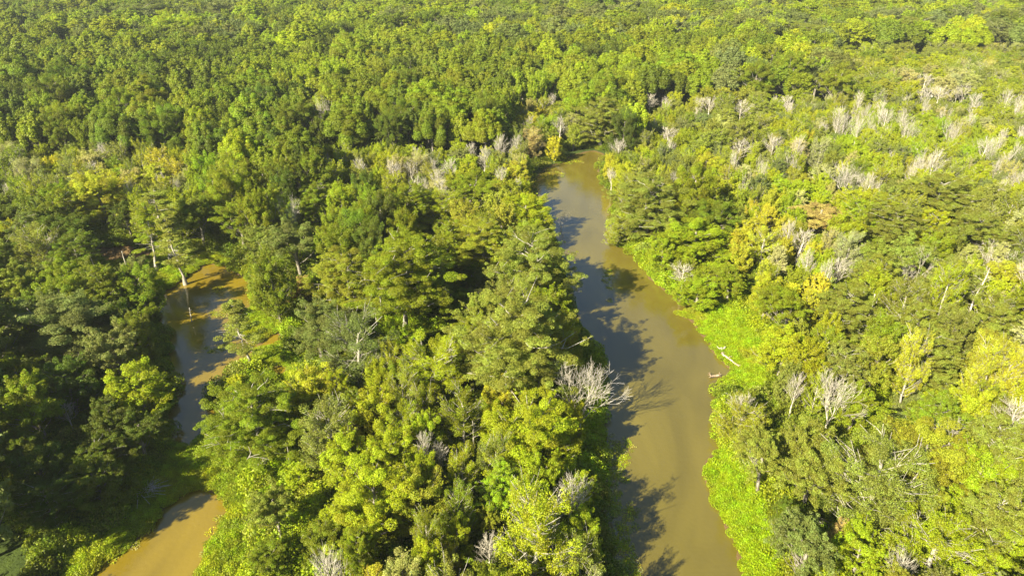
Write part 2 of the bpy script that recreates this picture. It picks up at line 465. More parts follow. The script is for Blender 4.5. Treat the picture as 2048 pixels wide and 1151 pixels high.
def world_poly(pl): return np.array([at(x, y, 0)[0][:2] for x, y in pl])
WP = [world_poly(p) for p in (RIVER, CHANNEL, POOL, PUDDLE, PUDDLE2, LAKE, FAR1, FAR2)]
def inside(px, py, poly):
    n = len(poly); r = np.zeros(px.shape, bool); j = n-1
    for i in range(n):
        xi, yi = poly[i]; xj, yj = poly[j]
        c = ((yi > py) != (yj > py)) & (px < (xj-xi)*(py-yi)/((yj-yi) if yj != yi else 1e-9)+xi)
        r ^= c; j = i
    return r
def sdist(px, py, poly):
    d = np.full(px.shape, 1e9); n = len(poly)
    for i in range(n):
        a, b = poly[i], poly[(i+1) % n]; e = b-a
        t = np.clip(((px-a[0])*e[0]+(py-a[1])*e[1])/max((e**2).sum(), 1e-9), 0, 1)
        d = np.minimum(d, np.hypot(px-a[0]-t*e[0], py-a[1]-t*e[1]))
    return np.where(inside(px, py, poly), -d, d)
def water_dist(px, py):
    d = np.full(np.shape(px), 1e9)
    for p in WP: d = np.minimum(d, sdist(px, py, p))
    return d
def wobble(x, y): return 0.35*np.sin(x*0.9+1.3*np.sin(y*0.5))+0.3*np.sin(y*1.3+x*0.4)+0.18*np.sin(x*2.7-y*2.1)
def ground_z(x, y):
    d = water_dist(x, y)+wobble(x, y)*0.7
    return np.clip(d*0.22, -1.2, 0.45)+np.where(d > 3, 0.18*np.sin(x*0.21)*np.cos(y*0.17), 0)

xs = np.concatenate([-np.geomspace(1500, 125, 14)[:-1], np.arange(-122, 122, 0.9), np.geomspace(125, 1500, 14)[1:]])
ys = np.concatenate([np.array([-400, -120, -30, 10]), np.arange(28, 300, 0.9), np.geomspace(303, 3500, 22)])
X, Y = np.meshgrid(xs, ys)
Z = ground_z(X.ravel(), Y.ravel())
ny, nx = X.shape
idx = np.arange(nx*ny).reshape(ny, nx)
Q = np.stack([idx[:-1, :-1], idx[:-1, 1:], idx[1:, 1:], idx[1:, :-1]], -1).reshape(-1, 4)
gm = mesh_np('ground', np.column_stack([X.ravel(), Y.ravel(), Z]), Q, [ground_material()], smooth=True)
tag(link(bpy.data.objects.new('ground', gm)), kind='structure')
wv = np.array([[-90, 20, 0], [130, 20, 0], [130, 330, 0], [-90, 330, 0]], float)
wm = mesh_np('water', wv, np.array([[0, 1, 2, 3]]), [water_material()])
tag(link(bpy.data.objects.new('water', wm)), kind='structure')

# ---------------------------------------------------------------- prototypes
PAL = {'yg': (0.310, 0.345, 0.010), 'ol': (0.228, 0.250, 0.032), 'dg': (0.112, 0.146, 0.011), 'gg': (0.175, 0.202, 0.045),
       'mg': (0.208, 0.248, 0.010), 'lg': (0.272, 0.340, 0.010), 'ye': (0.42, 0.405, 0.022), 'or': (0.42, 0.32, 0.100),
       'ta': (0.38, 0.365, 0.120), 'oy': (0.280, 0.290, 0.020), 'fg': (0.160, 0.200, 0.011), 'mat': (0.270, 0.360, 0.006)}
COLN = {'yg': 'yellow-green', 'ol': 'olive', 'dg': 'dark green', 'gg': 'grey-green', 'mg': 'mid green', 'lg': 'bright green', 'ye': 'golden yellow',
        'or': 'orange', 'ta': 'straw coloured', 'oy': 'yellow-olive', 'fg': 'deep green'}

def fit(pair, w0, h0):
    """bring a prototype to exactly its nominal crown width and height"""
    cr = pair[0]; co = np.zeros(len(cr.vertices)*3, np.float32); cr.vertices.foreach_get('co', co); co = co.reshape(-1, 3)
    s = w0/2/np.percentile(np.hypot(co[:, 0], co[:, 1]), 94); sz = h0/np.percentile(co[:, 2], 99.7)
    for me in pair:
        co = np.zeros(len(me.vertices)*3, np.float32); me.vertices.foreach_get('co', co); co = co.reshape(-1, 3)
        co[:, :2] *= s; co[:, 2] *= sz; me.vertices.foreach_set('co', co.ravel()); me.update()
    return pair

def proto_lobed(seed, leafmat, dens=20, ll=0.2, lw=0.12, h=18, n=15, bark=None):
    """tall forest tree: dense upright flame-like lobes with deep clefts between them"""
    g = np.random.default_rng(seed); bark = bark or BARK; rows = []; tb = Tubes()
    tp = trunk_pts(h*0.7, g); zz = tp[:, 2]; tb.tube(tp, 0.26*(1-zz/h)+0.04, 5)
    for i in range(n):
        rr = 3.9*math.sqrt((i+0.3)/n); az = i*2.39996+g.normal()*0.25
        top = h*(1-0.42*(rr/4.6)**2)*(0.9+0.1*g.random()); r = 1.05+0.55*g.random()
        x, y = rr*math.cos(az), rr*math.sin(az)
        for k in range(4):
            q = r*(1.0, 0.95, 0.72, 0.36)[k]; z = top-r*2.6+k*r*0.85
            rows.append([x+g.normal()*0.15+0.08*x*k*0.3, y+g.normal()*0.15+0.08*y*k*0.3, z, q, q, q*0.95])
        for k in range(4):
            a2 = g.random()*6.283; zk = top-r*(0.6+2.2*g.random())
            spray(rows, np.array([x+math.cos(a2)*r*0.6, y+math.sin(a2)*r*0.6, zk]), np.array([math.cos(a2), math.sin(a2), 0.9]), 0.9, 0.42, g, 2)
        if i % 3 == 0: limb(tb, on_trunk(tp, h*0.4), [x, y, top-r*2], 0.1, 0.04, g)
    v, q, fa = clump_leaves(np.array(rows), dens, ll, lw, g, up=0.35, rnd=0.55)
    return mesh_np('crown', v, q, [leafmat], fa), tb.mesh('trunk', bark)

def protos(leafmat, k=1.0, far=True):
    """k<1: coarser leaves for the far wood"""
    L = 1/math.sqrt(k)
    P = {}
    P['rnd'] = [(proto_round(s, leafmat, 52*k, 0.105*L, 0.052*L, bark=b), 10, 13) for s, b in ((1, None), (2, None), (3, None), (4, None))]
    P['map'] = [(proto_plume(s, leafmat, 48*k, 0.105*L, 0.057*L, nb=n_), 10, 13) for s, n_ in ((11, 36), (12, 30), (13, 42))]
    P['spr'] = [(proto_plume(s, leafmat, 26*k, 0.095*L, 0.052*L, nb=n_, bark=BARK_PALE, sparse=True), 10, 13) for s, n_ in ((21, 34), (22, 28), (23, 38))]
    P['cyp'] = [(proto_cypress(s, leafmat, 56*k, 0.13*L, 0.044*L, deep=d), 10, 15) for s, d in ((31, 0.68), (32, 0.78), (33, 0.86))]
    P['spi'] = [(proto_spire(s, leafmat, 55*k, ll=0.15*L, lw=0.052*L, full=f), 5, 18) for s, f in ((41, 1.0), (42, 0.75), (43, 1.3))]
    if far: P['lob'] = [(proto_lobed(s, leafmat, 40*k+8, 0.15*L, 0.085*L, n=n_), 10, 18) for s, n_ in ((91, 15), (92, 19), (93, 12), (94, 23))]
    for k_, l_ in P.items():
        for pr, w0, h0 in l_: fit(pr, w0, h0)
    return P
NEAR = protos(LEAF, 1.45)
BIG = protos(LEAF, 3.2, False)      # the same kinds with leaves that stay small on the widest crowns
NEAR['shr'] = [(proto_shrub(s, LEAF), 5, 3.2) for s in (51, 52, 53)]
BARE = {'vase': [(proto_bare(s, 12, 'vase', 10), 10, 12) for s in (61, 62, 63, 64, 65)],
        'upright': [(proto_bare(s, 12, 'upright', 6), 6, 12) for s in (71, 72, 73, 74)],
        'spire': [(proto_bare(s, 15, 'spire', 4.5), 4.5, 15) for s in (81, 82, 83)]}

placed = []     # dicts of every individual, for spacing and for labels
NAMES = {'lob': 'broadleaf_tree', 'rnd': 'broadleaf_tree', 'map': 'broadleaf_tree', 'spr': 'thin_crowned_tree', 'cyp': 'bald_cypress', 'spi': 'young_cypress', 'shr': 'shrub',
         'vase': 'bare_tree', 'upright': 'bare_tree', 'spire': 'bare_tree'}
CATS = {'lob': 'tree', 'rnd': 'tree', 'map': 'tree', 'spr': 'tree', 'cyp': 'cypress', 'spi': 'cypress', 'shr': 'shrub', 'vase': 'bare tree', 'upright': 'bare tree', 'spire': 'bare tree'}
GROUPS = {'broadleaf_tree': 'leafy trees of the swamp wood', 'thin_crowned_tree': 'thin crowned trees showing pale limbs', 'bald_cypress': 'broad cypress trees',
          'young_cypress': 'slim young cypresses', 'shrub': 'shrubs along the banks', 'bare_tree': 'bare trees without leaves'}

def plant(kind, x, y, w, h, tint, label, variant=None, rot=None, tintname=None, short=None):
    bank = BARE if kind in BARE else (BIG if w > 10.5 and kind in BIG else NEAR)
    v = bank[kind][variant % len(bank[kind])] if variant is not None else bank[kind][R.randrange(len(bank[kind]))]
    (m_a, m_b), w0, h0 = v
    z = float(ground_z(np.array([x]), np.array([y]))[0])
    e = bpy.data.objects.new(NAMES[kind], None); link(e)
    e.empty_display_size = 0.5
    e.location = (x, y, max(z, -0.15)-0.1); e.rotation_euler = (0, 0, R.random()*6.283 if rot is None else rot)
    e.scale = (w/w0, w/w0, h/h0)
    for me in (m_a, m_b):
        c = bpy.data.objects.new(me.name.split('.')[0], me); link(c); c.parent = e
        if c.name.startswith(('crown', 'foliage')): c.color = (*tint, 1)
    tag(e, label, CATS[kind], GROUPS[NAMES[kind]])
    d = dict(o=e, kind=kind, x=x, y=y, w=w, h=h, tint=tintname, label=label, short=short, z=z)
    placed.append(d)
    return d

def jit(t, a=0.10):
    c = PAL[t]; s = 1+R.uniform(-a, a); k = R.uniform(-a, a)*0.7
    return (c[0]*s*(1+k), c[1]*s, c[2]*s*(1+R.uniform(-a, a)*2))

CFR = {'lob': 0.7, 'rnd': 0.70, 'map': 0.66, 'spr': 0.66, 'cyp': 0.74, 'spi': 0.7, 'shr': 0.6, 'vase': 0.65, 'upright': 0.65, 'spire': 0.65}
def hand(kind, cx, cy, wpx, h, tint, label, short=None, base=None, variant=None, rot=None):
    """cx, cy: middle of the crown in the photograph; or base=(x, y) where the trunk meets the ground"""
    if base: p, t = at(base[0], base[1], 0.3)
    else: p, t = at(cx, cy, h*CFR[kind])
    tt = proj(p[0], p[1], h*0.65)[2]
    return plant(kind, p[0], p[1], wpx*tt/FPX, h, jit(tint, 0.05), label, variant, rot, tint, short)

# ---------------------------------------------------------------- trees read one by one off the photograph
HL = [
 # left side and the channel
 ('rnd',118,655,215,15,'gg','large mottled grey-green tree filling the left edge above the dark hollow','the large mottled tree at left edge',None),
 ('rnd',225,640,100,12,'dg','shaded dark tree on the channel bank, right of the large mottled tree',None,None),
 ('map',280,775,118,11,'yg','yellow-green tree catching the sun on the left bank of the narrow channel','the sunlit tree by the channel',None),
 ('rnd',60,800,120,14,'mg','half shaded broad tree at the left edge, below the large mottled tree','the half shaded left edge tree',None),
 ('upright',135,828,46,7,'x','small pale bare treetop rising from the dark shade at lower left','the small bare treetop at lower left',None),
 ('cyp',505,815,188,15,'mg','big green cypress with sloping pale limbs hanging over the narrow channel','the big cypress beside the channel',None),
 ('spi',485,672,100,15,'ol','lone slim cypress with open tufted top and pale trunk above the channel','the lone slim cypress by the channel',(503,735)),
 ('map',612,785,115,11,'ye','golden yellow tree left of the tall white-trunked grey-green tree','the golden yellow tree',None),
 ('spi',335,480,85,18,'ol','tallest slim cypress standing at the near end of the pond, pale trunk','the pond cypress with flared foot',(371,566)),
 ('spi',280,480,80,17,'mg','slim cypress with bare lower trunk, middle of the pond trio','the middle pond cypress',(315,545)),
 ('spi',305,420,90,19,'ol','slim cypress with long white upper trunk, rearmost of the pond trio','the rearmost pond cypress',(343,522)),
 ('map',200,385,105,16,'ye','bright golden-green tree towering behind the muddy pond at left','the golden-green pond tree',None),
 ('rnd',118,470,110,13,'dg','dark rounded tree left of the golden-green tree behind the pond',None,None),
 ('cyp',150,500,95,13,'fg','deep green tree with ragged tiers at the left end of the muddy pond',None,None),
 ('rnd',45,550,95,11,'ol','olive tree at the left edge, just above the large mottled tree',None,None),
 ('rnd',110,550,70,10,'gg','small grey-green dome between the muddy pond and the large mottled tree',None,None),
 ('map',12,470,60,12,'ye','yellow tree cut by the left edge of the picture','the yellow tree at left edge',None),
 ('spr',52,345,60,13,'ta','straw coloured tree near the left edge in the upper middle','the straw coloured left tree',None),
 ('spr',20,312,45,12,'ta','pale straw coloured tree touching the left edge, upper part',None,None),
 ('rnd',250,425,60,12,'dg','dark tree squeezed between the golden-green pond tree and slim cypresses',None,None),
 ('rnd',395,428,95,14,'fg','tall dark-leaved tree behind the slim pond cypresses, its trunk in shade','the dark tree behind the pond',None),
 ('map',430,400,35,10,'yg','narrow yellow-green tree right of the dark tree behind the pond',None,None),
 ('rnd',478,440,95,13,'mg','round mid green tree right of the pond, upper of two',None,None),
 ('rnd',522,492,88,13,'ol','bushy olive-green tree leaning over the right bank of the pond','the bushy bank tree by the pond',None),
 ('rnd',535,560,75,11,'oy','yellow-olive bush-like tree left of the small rusty orange tree',None,None),
 ('rnd',590,478,120,15,'gg','grey-green dense tree below a pale leafless top, left of centre','the grey-green tree left of centre',None),
 ('vase',580,425,55,17,'x','pale leafless top poking out behind the grey-green tree','the pale top behind the grey-green tree',None),
 ('map',598,572,55,7,'or','small rusty orange tree below the grey-green dense tree','the small rusty orange tree',None),
 ('cyp',688,545,135,17,'oy','yellow-olive cypress with white trunk, left of the tallest central cypress','the yellow-olive cypress',None),
 ('cyp',800,535,205,22,'mg','tallest broad cypress left of centre with domed billowing top','the domed central cypress',None),
 ('cyp',965,480,140,15,'oy','flat-topped yellow-olive cypress with a white limb, between two big cypresses','the flat-topped cypress',None),
 ('cyp',1065,515,160,21,'ol','large olive cypress on the left riverbank facing the river shadow','the olive riverbank cypress',None),
 ('cyp',1040,665,235,22,'ol','biggest olive cypress at centre, with a forked white dead top','the biggest central cypress',None),
 ('map',1048,425,105,12,'yg','bright yellow-green tree with upright shoots above the olive riverbank cypress','the bright upright tree',None),
 ('map',1055,470,60,10,'lg','bright green leafy tree at the foot of the bright upright tree',None,None),
 ('rnd',905,600,95,9,'fg','deep green tree sunk in shade between the two largest cypresses','the shaded tree between the cypresses',None),
 ('rnd',940,560,70,8,'dg','dark round tree in the deep shade right of the domed cypress',None,None),
 ('spr',948,600,50,8,'gg','sparse twiggy tree in the dark hollow left of the biggest cypress',None,None),
 ('rnd',635,650,135,13,'gg','wide grey-green tree right of the green meadow strip','the wide grey-green tree',None),
 ('spr',722,700,150,16,'gg','tall grey-green tree with long white trunk, right of the golden yellow tree','the tall white-trunked tree',(721,790)),
 ('spr',880,745,135,14,'yg','pale airy tree with white forked trunk left of the biggest cypress','the pale airy tree',(880,822)),
 ('rnd',800,672,95,11,'lg','fresh green dense tree below the domed central cypress','the fresh green tree',None),
 ('map',815,760,75,11,'mg','green plumed tree between the tall white-trunked and pale airy trees',None,None),
 ('map',762,780,70,11,'yg','slender yellow-green tree right of the tall white trunk',None,None),
 ('map',1062,860,190,14,'yg','large glowing yellow-green tree with pale forked limbs, left of the river','the large glowing tree',None),
 ('map',1000,790,80,11,'ye','small yellow-tipped tree left above the large glowing tree',None,None),
 ('spr',1065,1075,170,17,'yg','tall thin-leaved tree with long straight white trunk at the bottom edge','the straight white-trunked tree',None),
 ('map',910,1080,70,8,'yg','small bright tree standing in dark shade near the bottom edge','the small bright tree in shade',None),
 ('spr',900,1120,48,7,'ye','little golden-leaved sapling at the bottom edge','the golden sapling',None),
 ('rnd',978,1035,48,7,'oy','little feathery yellow-olive tree above the pale bare tree at bottom','the feathery little tree',None),
 ('rnd',550,1015,95,10,'ol','rounded olive bushy tree throwing a long dark shadow, lower left middle','the olive bushy tree',None),
 ('map',745,1010,190,13,'yg','broad yellow-green tree with greyish twigs at bottom centre-left','the broad bottom tree',None),
 ('map',845,995,120,12,'oy','yellow-olive tree with pointed plumes beside a black shade hollow','the pointed plume tree',None),
 ('map',700,925,115,11,'yg','yellow-green tree right of the short broken trunk','the tree right of broken trunk',None),
 ('map',775,905,110,11,'yg','dense yellow-green tree right of the leafy tree by the broken trunk',None,None),
 ('spr',810,850,80,11,'yg','light yellow-green tree below the green plumed tree',None,None),
 ('spr',920,935,70,10,'yg','thin half-bare tree with grey twigs left of the large glowing tree','the thin half-bare tree',None),
 ('rnd',560,865,60,9,'mg','leafy green tree under the big channel cypress',None,None),
 # river right bank
 ('cyp',1297,392,150,17,'ol','flat-crowned cypress with a stout pale trunk on the right bank','the stout-trunked right bank cypress',(1292,478)),
 ('spr',1237,455,50,8,'oy','leaning pale shrubby tree at the water below the right bank cypress','the leaning waterside tree',None),
 ('map',1400,480,140,12,'lg','large bright green tree with fanned limbs on the right bank','the large bright fanned tree',None),
 ('map',1330,500,60,10,'lg','vine-draped bright tree below the stout-trunked cypress','the vine-draped tree',None),
 ('rnd',1345,470,45,11,'ol','small olive tree right of the vine-draped tree',None,None),
 ('map',1478,510,50,10,'ye','small golden tree right of the large bright fanned tree','the small golden tree',None),
 ('rnd',1430,440,110,14,'fg','deep green tree behind the large bright fanned tree','the deep green right bank tree',None),
 ('upright',1350,560,60,7,'x','pale bare tree leaning at the water edge of the right bank','the pale bare waterside tree',(1362,586)),
 ('map',1400,575,90,8,'lg','bright leafy low tree behind the waterside bare tree',None,None),
 ('rnd',1460,560,85,9,'mg','green low tree above the bright meadow',None,None),
 ('rnd',1575,615,110,12,'mg','round green tree at the right edge of the bright meadow','the round meadow-edge tree',None),
 ('rnd',1570,690,115,11,'yg','yellow-green tree right of the bright meadow',None,None),
 ('spr',1462,845,105,9,'oy','half-bare tree with yellow-green leaves reaching over the river, right bank','the half-bare river tree',(1478,890)),
 ('vase',1640,820,115,13,'x','grey-white bare tree above the wide olive trees at right','the grey-white bare tree',(1647,872)),
 ('rnd',1712,805,95,10,'mg','rounded green tree right of the grey-white bare tree','the rounded green tree',None),
 ('rnd',1530,915,110,11,'ol','olive tree on the bank above the water-plant mat','the olive tree above the mat',None),
 ('rnd',1625,945,135,12,'ol','dense olive tree between the mat-side olive tree and the fanned giant','the dense olive tree',None),
 ('spr',1745,960,220,15,'ol','very wide pale olive tree with many fanned twigs, lower right','the fanned olive giant',(1722,1052)),
 ('map',1850,905,190,13,'oy','wide yellow-olive tree behind the fanned olive giant','the wide yellow-olive tree',None),
 ('map',1965,955,130,12,'lg','bright green tree at the right, between two feathery olive cypresses','the bright right edge tree',None),
 ('cyp',1990,885,120,14,'ol','feathery olive cypress at the right edge, upper of two','the upper right edge cypress',None),
 ('cyp',1995,1030,125,14,'ol','feathery olive cypress at the right edge, lower of two','the lower right edge cypress',None),
 ('rnd',1620,1095,135,12,'gg','grey-green speckled tree at the bottom edge right of the mat','the grey-green bottom tree',None),
 ('map',1722,1100,105,10,'lg','bright feathery tree at the bottom edge, right of the grey-green one','the bright feathery bottom tree',None),
 ('spr',1885,1095,180,12,'yg','broad light yellow-green tree at the bottom right','the light bottom right tree',None),
 ('map',2025,1100,90,11,'lg','bright green tree cut by the bottom right corner','the corner tree',None),
 ('rnd',1565,1030,50,8,'dg','narrow dark bluish tree at the inner edge of the water-plant mat','the narrow dark tree',None),
 ('map',1680,1075,45,8,'or','small brownish tree between two bottom edge trees',None,None),
 ('spr',1895,600,70,17,'yg','tall leaning tree with bare white lower trunk at right','the tall leaning white trunk',(1860,674)),
 ('spr',1812,730,65,15,'ye','yellow-leaved tree with a slanting white trunk over smooth green','the slanting yellow tree',(1800,808)),
 ('vase',1820,545,105,14,'x','white bare tree spreading like a fan, right of centre right','the white fan tree',(1806,612)),
 ('vase',1683,345,95,14,'x','pale bare tree with round spread standing above the orange tree','the round bare tree',(1678,416)),
 ('rnd',1645,432,115,11,'or','large orange-topped tree below the round bare tree','the orange-topped tree',None),
 ('upright',1592,490,62,11,'x','upright bare tree with close white stems, below the orange-topped tree','the close-stemmed bare tree',(1588,540)),
 ('upright',1675,545,50,10,'x','small grey bare tree left of the white fan tree','the small grey bare tree',None),
 ('vase',1985,525,90,11,'x','brownish bare tree near the right edge','the brownish bare tree',None),
 ('map',2005,555,80,9,'ye','yellow tree under the brownish bare tree at right',None,None),
 ('spire',1940,600,50,14,'x','white skeleton tree with short level branches near right edge','the white skeleton tree',(1926,652)),
 ('vase',2035,360,60,15,'x','thick white bare tree at the right edge','the thick white bare tree',None),
 ('spr',1955,740,75,15,'ye','cluster-like tall yellow tree clad in vines, left of two','the left vine-clad yellow tree',(1948,832)),
 ('spr',1990,745,65,14,'ye','tall yellow vine-clad tree, right of the other vine-clad one','the right vine-clad yellow tree',(1975,834)),
 ('cyp',1790,440,110,14,'ol','spreading olive cypress right of the orange-topped tree','the spreading olive cypress',None),
 ('cyp',1880,385,150,15,'ol','wide olive cypress behind the spreading olive cypress','the wide olive cypress',None),
 ('cyp',1960,460,130,14,'ol','shelved olive cypress above the brownish bare tree','the shelved olive cypress',None),
 ('cyp',1700,610,120,13,'ol','shelved olive-green tree below the small grey bare tree','the shelved tree below grey bare tree',None),
 ('cyp',1860,700,120,12,'ol','smooth olive spreading tree below the tall leaning white trunk','the smooth olive tree',None),
 ('cyp',2000,650,110,13,'ol','olive cypress between the white skeleton tree and right edge','the olive edge cypress',None),
 ('map',1755,470,45,9,'lg','lime green small tree right of the orange-topped tree','the lime green tree',None),
 ('vase',1190,795,158,15.5,'x','large grey bare tree spreading over the left side of the river','the large bare river tree',(1158,872)),
 ('upright',1140,1000,90,10,'x','whitish bare tree with drooping twigs left of the river, lower part','the whitish lower bare tree',None),
 ('upright',978,1108,62,8,'x','pale bushy bare tree at the bottom edge','the pale bottom bare tree',None),
 ('upright',880,915,50,8,'x','thin bare tree with scattered branches above the dark hollow',None,None),
 ('vase',650,240,58,19,'x','tall lone white dead tree against the dark forest, upper left','the tall lone dead tree',(651,292)),
 ('vase',1130,430,40,5.5,'x','small white bare bush-like tree standing at the left water edge','the white bare river bush',(1122,456)),
 ('map',1038,350,62,11,'ye','yellow and orange tree beside the far bend of the river','the yellow tree at the bend',None),
 ('spr',1068,280,52,12,'or','brownish orange tree left of the far end of the river','the orange tree at the river end',None),
 ('cyp',1203,225,95,18,'ol','tall cypress with two white trunks at the far end of the river','the far river end cypress',None),
 ('rnd',940,378,110,13,'mg','dense green tree left of the yellow tree at the bend','the dense tree left of bend',None),
 ('spr',885,410,90,12,'yg','tree with pale slanting limbs, left of the dense green tree','the pale-limbed tree',None),
 ('cyp',628,395,95,14,'mg','smooth soft green tree above the grey-green tree left of centre','the soft green tree',None),
 ('cyp',815,400,95,14,'mg','smooth soft green tree left of the pale-limbed tree','the soft green tree near centre',None),
 ('spr',830,335,60,12,'ta','straw coloured twiggy tree behind the smooth soft green one','the twiggy straw tree',None),
 ('upright',823,345,40,11,'x','slim grey bare tree beside the twiggy straw tree',None,None),
 ('upright',1420,212,45,12,'x','grey bare tree at the edge of the far forest','the grey bare forest-edge tree',None),
 ('upright',1482,222,48,13,'x','pale bare tree right of another at the far forest edge','the pale forest-edge bare tree',None),
 ('upright',1300,205,38,11,'x','small bare tree left of two larger bare ones, far forest edge','the small forest-edge bare tree',None),
 ('vase',1690,255,70,14,'x','cluster-crowned bare tree at upper right','the dense bare tree upper right',None),
 ('upright',1772,240,40,14,'x','slim white bare tree right of the dense bare one, upper right','the slim bare tree upper right',None),
 ('vase',1812,262,60,15,'x','tilted white bare tree, rightmost of the upper right trio','the tilted bare tree',None),
 ('upright',1850,165,50,12,'x','pale bare tree before the dark wood at upper right',None,None),
 ('upright',1880,190,45,12,'x','pale bare tree below the bare tree at the dark wood',None,None),
 ('vase',1920,185,50,12,'x','wide bare tree furthest right before the dark wood','the wide far bare tree',None),
 ('upright',1335,275,45,10,'x','white bare bushy tree right of the far river bend','the bare tree right of bend',None),
 ('upright',1480,300,60,11,'x','large whitish bare tree in the yellow wood, right of the river','the whitish bare wood tree',None),
 ('map',1410,330,60,10,'ye','golden tree right of the stout-trunked cypress','the golden tree right of river',None),
 ('cyp',1830,55,120,20,'ol','huge round olive tree in the far forest, upper right','the huge far olive tree',None),
 ('cyp',1615,65,95,19,'ol','dark olive spreading tree in the far forest, left of the huge one','the dark far olive tree',None),
 ('map',1535,10,45,18,'ye','yellow tree at the top edge of the picture','the yellow tree at the top',None),
 ('upright',1456,800,62,9.5,'x','white bare tree reaching over the river below the driftwood stump','the white bare tree over the river',(1474,882)),
 ('upright',1893,885,60,12,'x','grey twiggy bare tree left of the bright right edge tree','the twiggy bare tree at right',None),
 ('upright',1545,292,44,13,'x','tall fine bare tree in the wood right of the whitish bare one','the fine bare tree',None),
 ('upright',1236,300,36,11,'x','small pale bare tree just right of the far river end',None,None),
 ('vase',1905,265,52,14,'x','tall pale bare tree right of the tilted one, upper right','the pale bare tree at upper right',None),
 ('upright',1965,300,46,14,'x','tall grey bare tree near the right edge above the wide olive cypress','the grey upright tree near right edge',None),
 ('upright',1120,255,34,12,'x','thin grey bare tree left of the far river end, by the orange one',None,None),
 ('upright',1225,352,30,9,'x','thin pale bare tree on the right bank near the far bend',None,None),
]
for (k_, cx_, cy_, w_, h_, t_, lab_, sh_, b_) in HL:
    hand(k_, cx_, cy_, w_, h_, 'gg' if t_ == 'x' else t_, lab_, sh_, b_)
    placed[-1]['tint'] = t_; placed[-1]['hand'] = True


# ---------------------------------------------------------------- the rest of the wood, tree by tree
# what grows where, and where shade is tinted in (K): 16 x 12 map over the photographed ground
GRID = ["DLLLMMLLLLLLLLLL",
        "DDDDMMDMMMMLLOOO",
        "DDDDDDDDYMYOYBBB",
        "YYYMDYYYYYYBBYBB",
        "KOYDMMMOGGMYYOOO",
        "OKKKMDOOKOGMYOOB",
        "KKKKGGGOOYGGYOOO",
        "KKKGYYYMOGGGYOYO",
        "KKKKDYYYYGGGMGOY",
        "KKKGGYYYYGGGOOYL",
        "KKKGGYYYYYGGOOYO",
        "KGGGGYYYYYGGGYYL"]
MIX = {'D': (['lob','lob','lob','lob','lob','map','rnd'], ['dg','fg','fg','mg','mg','fg','mg'], (7.5, 16), (16, 23)),
       'M': (['lob','lob','lob','map'], ['fg','mg','mg','lg','dg','mg'], (7.5, 15), (16, 23)),
       'L': (['lob','lob','rnd','rnd'], ['fg','mg','lg','gg','mg','yg','gg'], (9, 20), (18, 26)),
       'O': (['cyp','cyp','spr','map','spr','rnd'], ['ol','ol','oy','mg','yg','ol','ta'], (7.5, 10.5), (12, 15)),
       'Y': (['map','map','spr','spr','rnd','cyp','map','spr','rnd','map','map','cyp','map','rnd','spr','upright'], ['yg','yg','oy','mg','gg','yg','yg','ol','ol','mg','lg','ta','ye'], (4.2, 9.0), (9, 13)),
       'B': (['spr','map','upright','map','rnd','cyp','spr','rnd','vase','map','cyp','spr','rnd'], ['yg','ol','ta','gg','oy','yg','lg'], (4.2, 9.0), (9, 13)),
       'G': (['map','rnd','shr','shr'], ['lg','lg','yg','mg'], (4.0, 6.5), (4, 8)),
       'K': (['rnd','rnd','map','cyp'], ['dg','gg','fg','mg'], (7.5, 10.5), (10, 15))}  # K is ground in deep shade; that shade is put into darker leaf tints
# open low growth (no trees), as seen in the photograph
CLEAR = [[(1335,575),(1400,600),(1490,632),(1532,690),(1548,770),(1540,820),(1490,790),(1450,755),(1424,700),(1388,640),(1350,625)],
         [(1405,925),(1452,895),(1490,925),(1530,985),(1560,1060),(1575,1151),(1575,1240),(1470,1240),(1490,1151),(1460,1060),(1415,960)],
         [(500,570),(545,625),(590,690),(620,760),(560,790),(505,745),(470,735),(470,660),(500,615)],
         [(345,880),(430,845),(545,905),(600,960),(600,1010),(500,960),(520,1060),(500,1151),(490,1240),(60,1240),(100,1130),(230,1060),(300,960)],
         [(150,500),(440,510),(500,560),(480,640),(350,610),(280,590),(180,540)],
         [(1195,700),(1240,880),(1270,960),(1285,1151),(1200,1151),(1205,1000)]]
CLEAR.append([(1742,862),(1775,800),(1830,760),(1895,745),(1885,790),(1830,840),(1775,868)])
KEEP = [RIVER, CHANNEL, PUDDLE, LAKE, POOL]
CW = [world_poly(c) for c in CLEAR]
def blocked(x, y, w, h):
    a = np.array([x]); b = np.array([y])
    if water_dist(a, b)[0] < 1.2: return True
    for c in CW:
        if inside(a, b, c)[0]: return True
    px, py, t = proj(x, y, h*0.62)
    hw = w*0.50*FPX/t; tp = proj(x, y, h*0.95)[1]
    qx = np.array([px, px-hw, px+hw, px]); qy = np.array([py, py, py, tp])
    for k in KEEP+CLEAR[:3]+CLEAR[-1:]:
        if inside(qx, qy, np.array(k, float)).any(): return True
    for (a_, b_, r_, t_) in SEEN:      # leave the trees that stand clear in the photograph unhidden
        if t < t_ and abs(px-a_) < hw*0.75+r_*0.35 and abs(py-b_) < hw*0.75+r_*0.45: return True
    return False
SEEN = []
for d in placed:
    a_, b_, t_ = proj(d['x'], d['y'], d['h']*0.6)
    if d['kind'] in BARE or d.get('short'): SEEN.append((a_, b_, d['w']*0.5*FPX/t_, t_))

cell = {}
def near_ok(x, y, r):
    cx, cy = int(x//6), int(y//6)
    for i in range(cx-3, cx+4):
        for j in range(cy-3, cy+4):
            for (a, b, s) in cell.get((i, j), ()):
                if (a-x)**2+(b-y)**2 < (0.5*(r+s))**2: return False
    return True
def put(x, y, r): cell.setdefault((int(x//6), int(y//6)), []).append((x, y, r))
for d in placed: put(d['x'], d['y'], d['w']*(0.70 if d['kind'] in ('rnd', 'map', 'cyp', 'spr') else 0.45))

